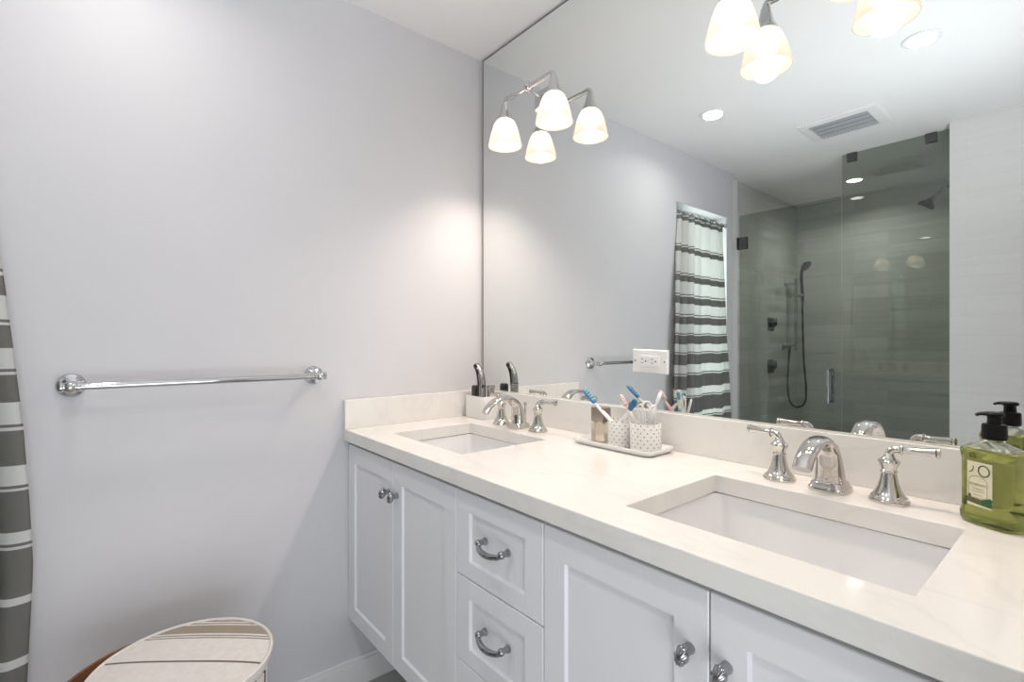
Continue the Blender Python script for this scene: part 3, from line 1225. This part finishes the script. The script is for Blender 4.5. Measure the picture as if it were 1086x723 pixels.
# lid: disc cut into parallel strips so that the stripes are part of the cloth
bm = BM()
sd = Vector((.63, .777, 0))
sn = Vector((.777, -.63, 0))
LR = .178
marks = []
def off(px):
    return px
stripe_tab = [(-.178, 'cream'), (-.172, 'brownline'), (-.166, 'cream'), (-.158, 'brownline'), (-.153, 'cream'), (-.147, 'taupe'), (-.108, 'cream'), (-.101, 'brownline'), (-.097, 'cream'),
              (-.091, 'brownline'), (-.087, 'cream'), (-.001, 'brownline'), (.005, 'cream'), (.092, 'brownline'), (.096, 'cream'), (.10, 'brownline'), (.104, 'cream'),
              (.110, 'taupe'), (.150, 'cream'), (.178, None)]
mats = ['cream', 'brownline', 'taupe']
for (t0, k0), (t1, k1) in zip(stripe_tab, stripe_tab[1:]):
    nseg = max(1, int((t1 - t0) / .012))
    for q in range(nseg):
        a = t0 + (t1 - t0) * q / nseg
        b = t0 + (t1 - t0) * (q + 1) / nseg
        K = 20
        ra, rb = math.sqrt(max(LR ** 2 - a * a, 1e-9)), math.sqrt(max(LR ** 2 - b * b, 1e-9))

        def pt(t, r, j):
            s = (-1 + 2 * j / K) * r
            rad = math.sqrt(t * t + s * s) / LR
            return HC + sn * t + sd * s + Vector((0, 0, hz - .003 + .006 * (1 - rad ** 3)))
        va = [bm.verts.new(pt(a, ra, j)) for j in range(K + 1)]
        vb = [bm.verts.new(pt(b, rb, j)) for j in range(K + 1)]
        for j in range(K):
            f = bm.faces.new((va[j], va[j + 1], vb[j + 1], vb[j]))
            f.material_index = mats.index(k0)
bmesh.ops.remove_doubles(bm, verts=bm.verts, dist=2e-5)
lathe(bm, [(.178, hz - .0032), (.180, hz - .012), (.178, hz - .026), (.168, hz - .036), (.02, hz - .036)], (HC.x, HC.y, 0), 'z', 80, False, True)
lid = obj('lid', bm, mats, ham, smooth=50)
bm = BM()
tube(bm, [(HC.x + .179 * math.cos(a), HC.y + .179 * math.sin(a), hz - .003) for a in [2 * PI * j / 80 for j in range(81)]], .0042, 10, cap=False)
obj('piping', bm, 'cream', lid, smooth=60)
# bent wooden carrying rim on the near-left side
bm = BM()
arc = []
for j in range(41):
    a = math.radians(128 + 172 * j / 40)
    t = j / 40
    r = .168 + .085 * math.sin(PI * min(1, max(0, t))) ** .8
    arc.append((r, a))
loops = []
for r, a in arc:
    c, s = math.cos(a), math.sin(a)
    loops.append([Vector((HC.x + (r + dr) * c, HC.y + (r + dr) * s, z)) for dr, z in ((0, .425), (.009, .425), (.009, .462), (0, .462))])
loft(bm, loops)
obj('wooden_rim', bm, 'wood', ham, bevel=.003)['label'] = 'dark red-brown wooden rim'

# ------------------------------------------------------------------ things on the worktop: grooming caddy
bm = BM()
cx, cy = .1035, -.068
W_, D_ = .064, .042
z0 = .92
loops = [sup(cx, cy, z0, W_ - .002, D_ - .002, 9, 0, 48), sup(cx, cy, z0 + .003, W_, D_, 9, 0, 48), sup(cx, cy, 1.006, W_, D_, 9, 0, 48), sup(cx, cy, 1.009, W_ - .0015, D_ - .0015, 9, 0, 48),
         sup(cx, cy, 1.008, W_ - .004, D_ - .004, 9, 0, 48), sup(cx, cy, .998, W_ - .0045, D_ - .0045, 9, 0, 48)]
loft(bm, loops)
tag(obj('grooming_caddy', bm, 'ceramic', None, smooth=40, origin=(cx, cy, z0)), 'small white ceramic caddy block in the corner behind the far sink', 'caddy')

zt = .998
tri_ = thing('hair_trimmer', 'tall curved black and silver trimmer standing on the white caddy', 'trimmer', (.128, -.085, zt))
ctrl = [(.124, zt, .0150), (.123, zt + .030, .0165), (.121, zt + .065, .0165), (.114, zt + .095, .0155), (.102, zt + .117, .0140), (.085, zt + .133, .0125)]
pts = smooth_path([(a, -.085, b) for a, b, r in ctrl], 6)
rad = smooth_vals([r for a, b, r in ctrl], 6)
bm = BM()
tube(bm, pts, rad, 24, flat=1.05, side=(0, 1, 0))
for f in bm.faces:
    c = f.calc_center_median()
    p = min(pts, key=lambda q: (q - c).length)
    f.material_index = 1 if (c.x - p.x) < .005 else 0
obj('body', bm, ['silver', 'black'], tri_, smooth=50)
bm = BM(); box(bm, .130, .1395, -.0945, -.0755, zt + .042, zt + .058)
obj('switch', bm, 'maroon', tri_, bevel=.003)['label'] = 'dark maroon switch'
bm = BM()
lathe_dir(bm, [(.0095, 0), (.0100, .004), (.0075, .006)], pts[-1] - (pts[-1] - pts[-4]).normalized() * .002, pts[-1] - pts[-4], 20)
obj('cutter', bm, 'silver', tri_, smooth=40)

bm = BM()
cx, cy = .0685, -.074
loft(bm, [sup(cx, cy, zt + z, a, b, 5, 0, 32) for a, b, z in ((.016, .013, 0), (.0165, .0135, .003), (.0165, .0135, .010), (.0155, .0125, .012), (.0165, .0135, .014), (.0165, .0135, .022), (.0155, .0125, .024),
                                                         (.0165, .0135, .026), (.0162, .0132, .044), (.013, .010, .049))])
tag(obj('shaver_charger', bm, 'darkgrey', None, smooth=35, origin=(cx, cy, zt)), 'stubby dark ribbed charger stand left of the trimmer on the caddy', 'charger')
bm = BM()
cx, cy = .150, -.060
lathe(bm, [(.0125, 0), (.0135, .002), (.0150, .040), (.0165, .048), (.0165, .052), (.0150, .053), (.0138, .046), (.012, .006)], (cx, cy, zt), 'z', 28)
tag(obj('metal_tumbler', bm, 'silver', None, smooth=40, origin=(cx, cy, zt)), 'tiny silver tumbler right of the trimmer on the caddy', 'tumbler')

# ------------------------------------------------------------------ tray with cups, brushes and scent
TX, TY = .815, -.093
bm = BM()
z0 = .92
a, b = .140, .065
lp = [(a - .012, b - .011, z0), (a - .009, b - .008, z0 + .001), (a - .003, b - .003, z0 + .007), (a, b, z0 + .0135), (a - .001, b - .001, z0 + .016), (a - .006, b - .006, z0 + .016), (a - .013, b - .011, z0 + .010),
      (a - .020, b - .017, z0 + .006)]
loft(bm, [sup(TX, TY, z, p, q, 10, 0, 72) for p, q, z in lp])
tag(obj('ceramic_tray', bm, 'ceramic', None, smooth=45, origin=(TX, TY, z0)), 'long white ceramic tray holding two dotted cups, between the sinks', 'tray')
zt2 = z0 + .006


def cup(cx, cy, r, h, label):
    bm = BM()
    prof = [(r - .005, 0), (r - .001, .0015), (r, .004), (r, h - .002), (r - .001, h), (r - .003, h), (r - .004, h - .002), (r - .004, .006), (.001, .005)]
    lathe(bm, prof, (cx, cy, zt2), 'z', 56)
    o = obj('polka_dot_cup', bm, 'dots', None, smooth=40, origin=(cx, cy, zt2))
    return tag(o, label, 'cup', 'polka dot cups on the tray')


C1 = Vector((.817, -.096, zt2))
C2 = Vector((.900, -.096, zt2))
cup(C1.x, C1.y, .0385, .074, 'white cup with small dark dots beside the scent bottle, brushes leaning out')
cup(C2.x, C2.y, .0425, .076, 'white cup with small dark dots at the right end of the tray, white loops inside')

pf = thing('perfume_bottle', 'square clear scent bottle with a taupe metal cap at the left end of the tray', 'perfume bottle', (.738, -.092, zt2))
bm = BM()
cx, cy = .738, -.092
loft(bm, [sup(cx, cy, zt2 + z, g, g * .8, 9, 0, 40) for g, z in ((.023, 0), (.0245, .002), (.0245, .055), (.022, .058), (.010, .060))])
obj('flask', bm, 'scent', pf, smooth=40)
bm = BM()
loft(bm, [sup(cx, cy, zt2 + z, g, g * .8, 9, 0, 40) for g, z in ((.0235, .0605), (.0245, .062), (.0245, .100), (.0235, .102))])
obj('cap', bm, 'capmetal', pf, smooth=40)


def brush(name, label, p0, p1, side, mats, head=(.0065, .0035, .026), rad=.0048, group='toothbrushes in the dotted cups'):
    """toothbrush from p0 (in the cup) to p1 (tip of the head)"""
    p0, p1 = Vector(p0), Vector(p1)
    d = (p1 - p0)
    L = d.length
    d.normalize()
    s = Vector(side)
    s = (s - d * s.dot(d)).normalized()
    u = d.cross(s)
    t = thing(name, label, 'toothbrush', p0, group)
    bm = BM()
    ks = [0, .08, .25, .45, .62, .72, .80]
    rr = [.6, 1.0, 1.15, 1.25, .95, .62, .55]
    bend = [0, .001, .003, .002, -.001, -.001, 0]
    pts = smooth_path([p0 + d * (L * k) + s * b for k, b in zip(ks, bend)], 5)
    tube(bm, pts, smooth_vals([rad * r for r in rr], 5), 12, flat=.75, side=u)
    for f in bm.faces:
        c = f.calc_center_median()
        k = (c - p0).dot(d) / L
        f.material_index = 1 if .18 < k < .60 and (c - p0 - d * (k * L)).dot(s) > .0015 else 0
    obj('handle', bm, [mats[0], mats[1]], t, smooth=60)
    bm = BM()
    a, b, h = head
    q = p1 - d * h
    pts = [q - d * .003, q, q + d * h * .5, q + d * h * .9, p1]
    tube(bm, pts, [a * .5, a * .85, a, a * .85, a * .4], 14, flat=b / a, side=u)
    hd = obj('head', bm, mats[2], t, smooth=60)
    bm = BM()
    for i in range(5):
        for j in (-1, 0, 1):
            c = q + d * (h * (.14 + .18 * i)) + u * (j * a * .5)
            tube(bm, [c + s * .001, c + s * (.0095 + .0015 * (i % 2))], .0017, 6)
    obj('bristles', bm, mats[3], hd)
    return t


brush('toothbrush', 'blue and white toothbrush leaning far out of the left dotted cup', (.845, -.112, .950), (.684, -.108, 1.078), (-.2, -.2, 1), ('plastic', 'plastic', 'blue', 'mint'), (.0095, .0060, .056), .0055)
brush('toothbrush', 'pale pink toothbrush sticking up behind the two dotted cups', (.893, -.098, .965), (.815, -.098, 1.072), (-.3, -1, .3), ('pink', 'plastic', 'pink', 'plastic'), (.0085, .0048, .034), .0052)
brush('toothbrush', 'navy and white toothbrush leaning right between the two dotted cups', (.796, -.110, .950), (.888, -.124, 1.066), (.3, .6, .5), ('plastic', 'navy', 'navy', 'teal'), (.0090, .0050, .036), .0055)
brush('toothbrush', 'teal and white toothbrush at the back of the right dotted cup, near the mirror', (.892, -.100, .945), (.915, -.045, 1.085), (.4, 1, 0), ('plastic', 'teal', 'plastic', 'teal'), (.0075, .0045, .030), .0050)


def floss(label, p, q, wid, ang):
    """slim looped white plastic flosser"""
    p, q = Vector(p), Vector(q)
    d = (q - p).normalized()
    s = Vector((math.cos(ang), math.sin(ang), 0))
    s = (s - d * s.dot(d)).normalized()
    L = (q - p).length
    pts = [p - s * wid * .35, p + d * L * .5 - s * wid * .7, p + d * L * .85 - s * wid, p + d * L * .98 - s * wid * .55, q, p + d * L * .98 + s * wid * .55, p + d * L * .85 + s * wid, p + d * L * .5 + s * wid * .7, p + s * wid * .35]
    bm = BM()
    tube(bm, smooth_path(pts, 6), .0031, 10, flat=.8)
    tag(obj('floss_pick', bm, 'plastic', None, smooth=60, origin=p), label, 'floss pick', 'white looped picks in the right cup')


floss('white looped plastic pick standing tallest in the right dotted cup', (.903, -.096, .940), (.903, -.094, 1.060), .013, .7)
floss('white looped plastic pick leaning left in the right dotted cup', (.908, -.100, .940), (.884, -.100, 1.050), .009, .3)
floss('white looped plastic pick leaning right in the right dotted cup', (.899, -.088, .940), (.926, -.096, 1.052), .009, .9)

# ------------------------------------------------------------------ soap bottle
BC = Vector((1.596, -.108, .92))
ROT = math.radians(-32)
sb = thing('soap_bottle', 'olive green liquid soap bottle with a black pump at the right end of the worktop', 'soap bottle', BC)


def bl(z, a, b, n=3.0, seg=56):
    return sup(BC.x, BC.y, BC.z + z, a, b, n, ROT, seg)


bm = BM()
A, B_ = .0425, .0300
loft(bm, [bl(0, A * .90, B_ * .88), bl(.002, A * .97, B_ * .96), bl(.006, A * 1.03, B_ * 1.03), bl(.016, A * 1.04, B_ * 1.04), bl(.021, A * 1.0, B_ * 1.0), bl(.024, A * .975, B_ * .97), bl(.060, A * .965, B_ * .96), bl(.108, A * .975, B_ * .97),
          bl(.112, A * 1.0, B_ * 1.0), bl(.120, A * 1.03, B_ * 1.03), bl(.125, A * 1.0, B_ * 1.0), bl(.1265, A * .9, B_ * .9)])
obj('body', bm, 'soap', sb, smooth=50)
bm = BM()
loft(bm, [bl(.1270, A * .92, B_ * .92), bl(.1285, A * .90, B_ * .90), bl(.1330, A * .66, B_ * .68), bl(.1370, .018, .016, 2.2), bl(.1390, .0135, .0135, 2), bl(.1470, .0135, .0135, 2)])
obj('shoulder', bm, 'clear', sb, smooth=50)
pm = obj('pump', (lambda b_: (lathe(b_, [(.0150, .1435), (.0163, .1450), (.0166, .1500), (.0160, .1660), (.0150, .1690), (.0095, .1695), (.0090, .1800), (.0096, .1815), (.0125, .1830), (.0130, .1868), (.0110, .1890), (.003, .1895)], BC, 'z', 32), b_)[1])(BM()), 'black', sb, smooth=35)
bm = BM()
d = Vector((-.93, -.22, 0)).normalized()
q = BC + Vector((0, 0, .1855))
tube(bm, smooth_path([q - d * .004, q + d * .009, q + d * .017 + Vector((0, 0, -.0005)), q + d * .0235 + Vector((0, 0, -.0030))], 6), smooth_vals([.0085, .0072, .0060, .0048], 6), 14, flat=.50, side=(d.y, -d.x, 0))
obj('nozzle', bm, 'black', pm, smooth=50)
# label, curved with the front of the bottle
fr = Vector((math.sin(ROT), -math.cos(ROT), 0))       # outward from the front face
sdv = Vector((math.cos(ROT), math.sin(ROT), 0))


def lab(u, z, h):
    """point on the label: u across, z up, h above the paper"""
    t = abs(u) / (A * .965)
    y = B_ * .962 * (1 - t ** 3.0) ** (1 / 3.0)
    return BC + sdv * u + fr * (y + .0012 + h) + Vector((0, 0, z))


def lab_patch(bm, f, nu, nv, mi, closed=False):
    V = [[bm.verts.new(f(i / nu, j / nv)) for i in range(nu + 1)] for j in range(nv + 1)]
    for j in range(nv):
        for i in range(nu):
            fa = bm.faces.new((V[j][i], V[j][i + 1], V[j + 1][i + 1], V[j + 1][i]))
            fa.material_index = mi


U0, U1, Z0_, Z1_ = -.0195, .0195, .032, .106
bm = BM()
lab_patch(bm, lambda a, b: lab(U0 + (U1 - U0) * a, Z0_ + (Z1_ - Z0_) * b, 0), 12, 2, 0)
h1 = .00025


def ring(cu, cz, ru, rz, wd, mi, a0=0, a1=2 * PI):
    lab_patch(bm, lambda a, b: lab(cu + (ru - wd * b) * math.cos(a0 + (a1 - a0) * a), cz + (rz - wd * b) * math.sin(a0 + (a1 - a0) * a), h1), 36, 1, mi)


def strip(u0, z0, u1, z1, wd, mi, hh=h1, n=8):
    lab_patch(bm, lambda a, b: lab(u0 + (u1 - u0) * a, z0 + (z1 - z0) * a + wd * (b - .5), hh), n, 1, mi)


def vstrip(u, z0, z1, wd, mi):
    lab_patch(bm, lambda a, b: lab(u + wd * (a - .5), z0 + (z1 - z0) * b, h1), 1, 2, mi)


ring(.0075, .0925, .0092, .0100, .0022, 1)
ring(-.0150, .0960, .0070, .0090, .0016, 1, -1.7, .3)
vstrip(-.0165, .046, .072, .0006, 1)
vstrip(.0125, .046, .072, .0006, 1)
strip(-.0165, .046, .0125, .046, .0006, 1)
ring(-.002, .072, .0148, .0110, .0006, 1, 0, PI)
strip(-.010, .0610, .007, .0610, .0007, 1)
strip(-.012, .0570, .009, .0570, .0006, 1)
strip(-.009, .0510, .006, .0510, .0005, 1)
strip(-.0195, .0415, .0195, .0385, .0090, 3)
ring(-.0150, .0480, .0028, .0030, .0028, 1)
for du, dz, r in ((.0125, .0430, .0050), (.0075, .0415, .0042), (.0165, .0460, .0036), (.0150, .0395, .0040)):
    hh = h1 * 2
    lab_patch(bm, lambda a, b: lab(du + r * b * math.cos(2 * PI * a), dz + r * b * math.sin(2 * PI * a), hh), 14, 1, 2)
# the word on the label
tcu = bpy.data.curves.new('word', 'FONT')
tcu.body = 'ROSEMARY'
tcu.size = .0052
tcu.align_x = 'CENTER'
to = bpy.data.objects.new('word', tcu)
COL.objects.link(to)
me = to.to_mesh()
base = len(bm.verts)
vmap = [bm.verts.new(lab(-.002 + v_.co.x, .0665 + v_.co.y, h1)) for v_ in me.vertices]
for p in me.polygons:
    try:
        f = bm.faces.new([vmap[i] for i in p.vertices])
        f.material_index = 1
    except ValueError:
        pass
to.to_mesh_clear()
bpy.data.objects.remove(to)
o = obj('label', bm, ['paper', 'ink', 'leaf', 'ribbon'], sb)
o['label'] = 'cream paper label with a wreath and a green band'
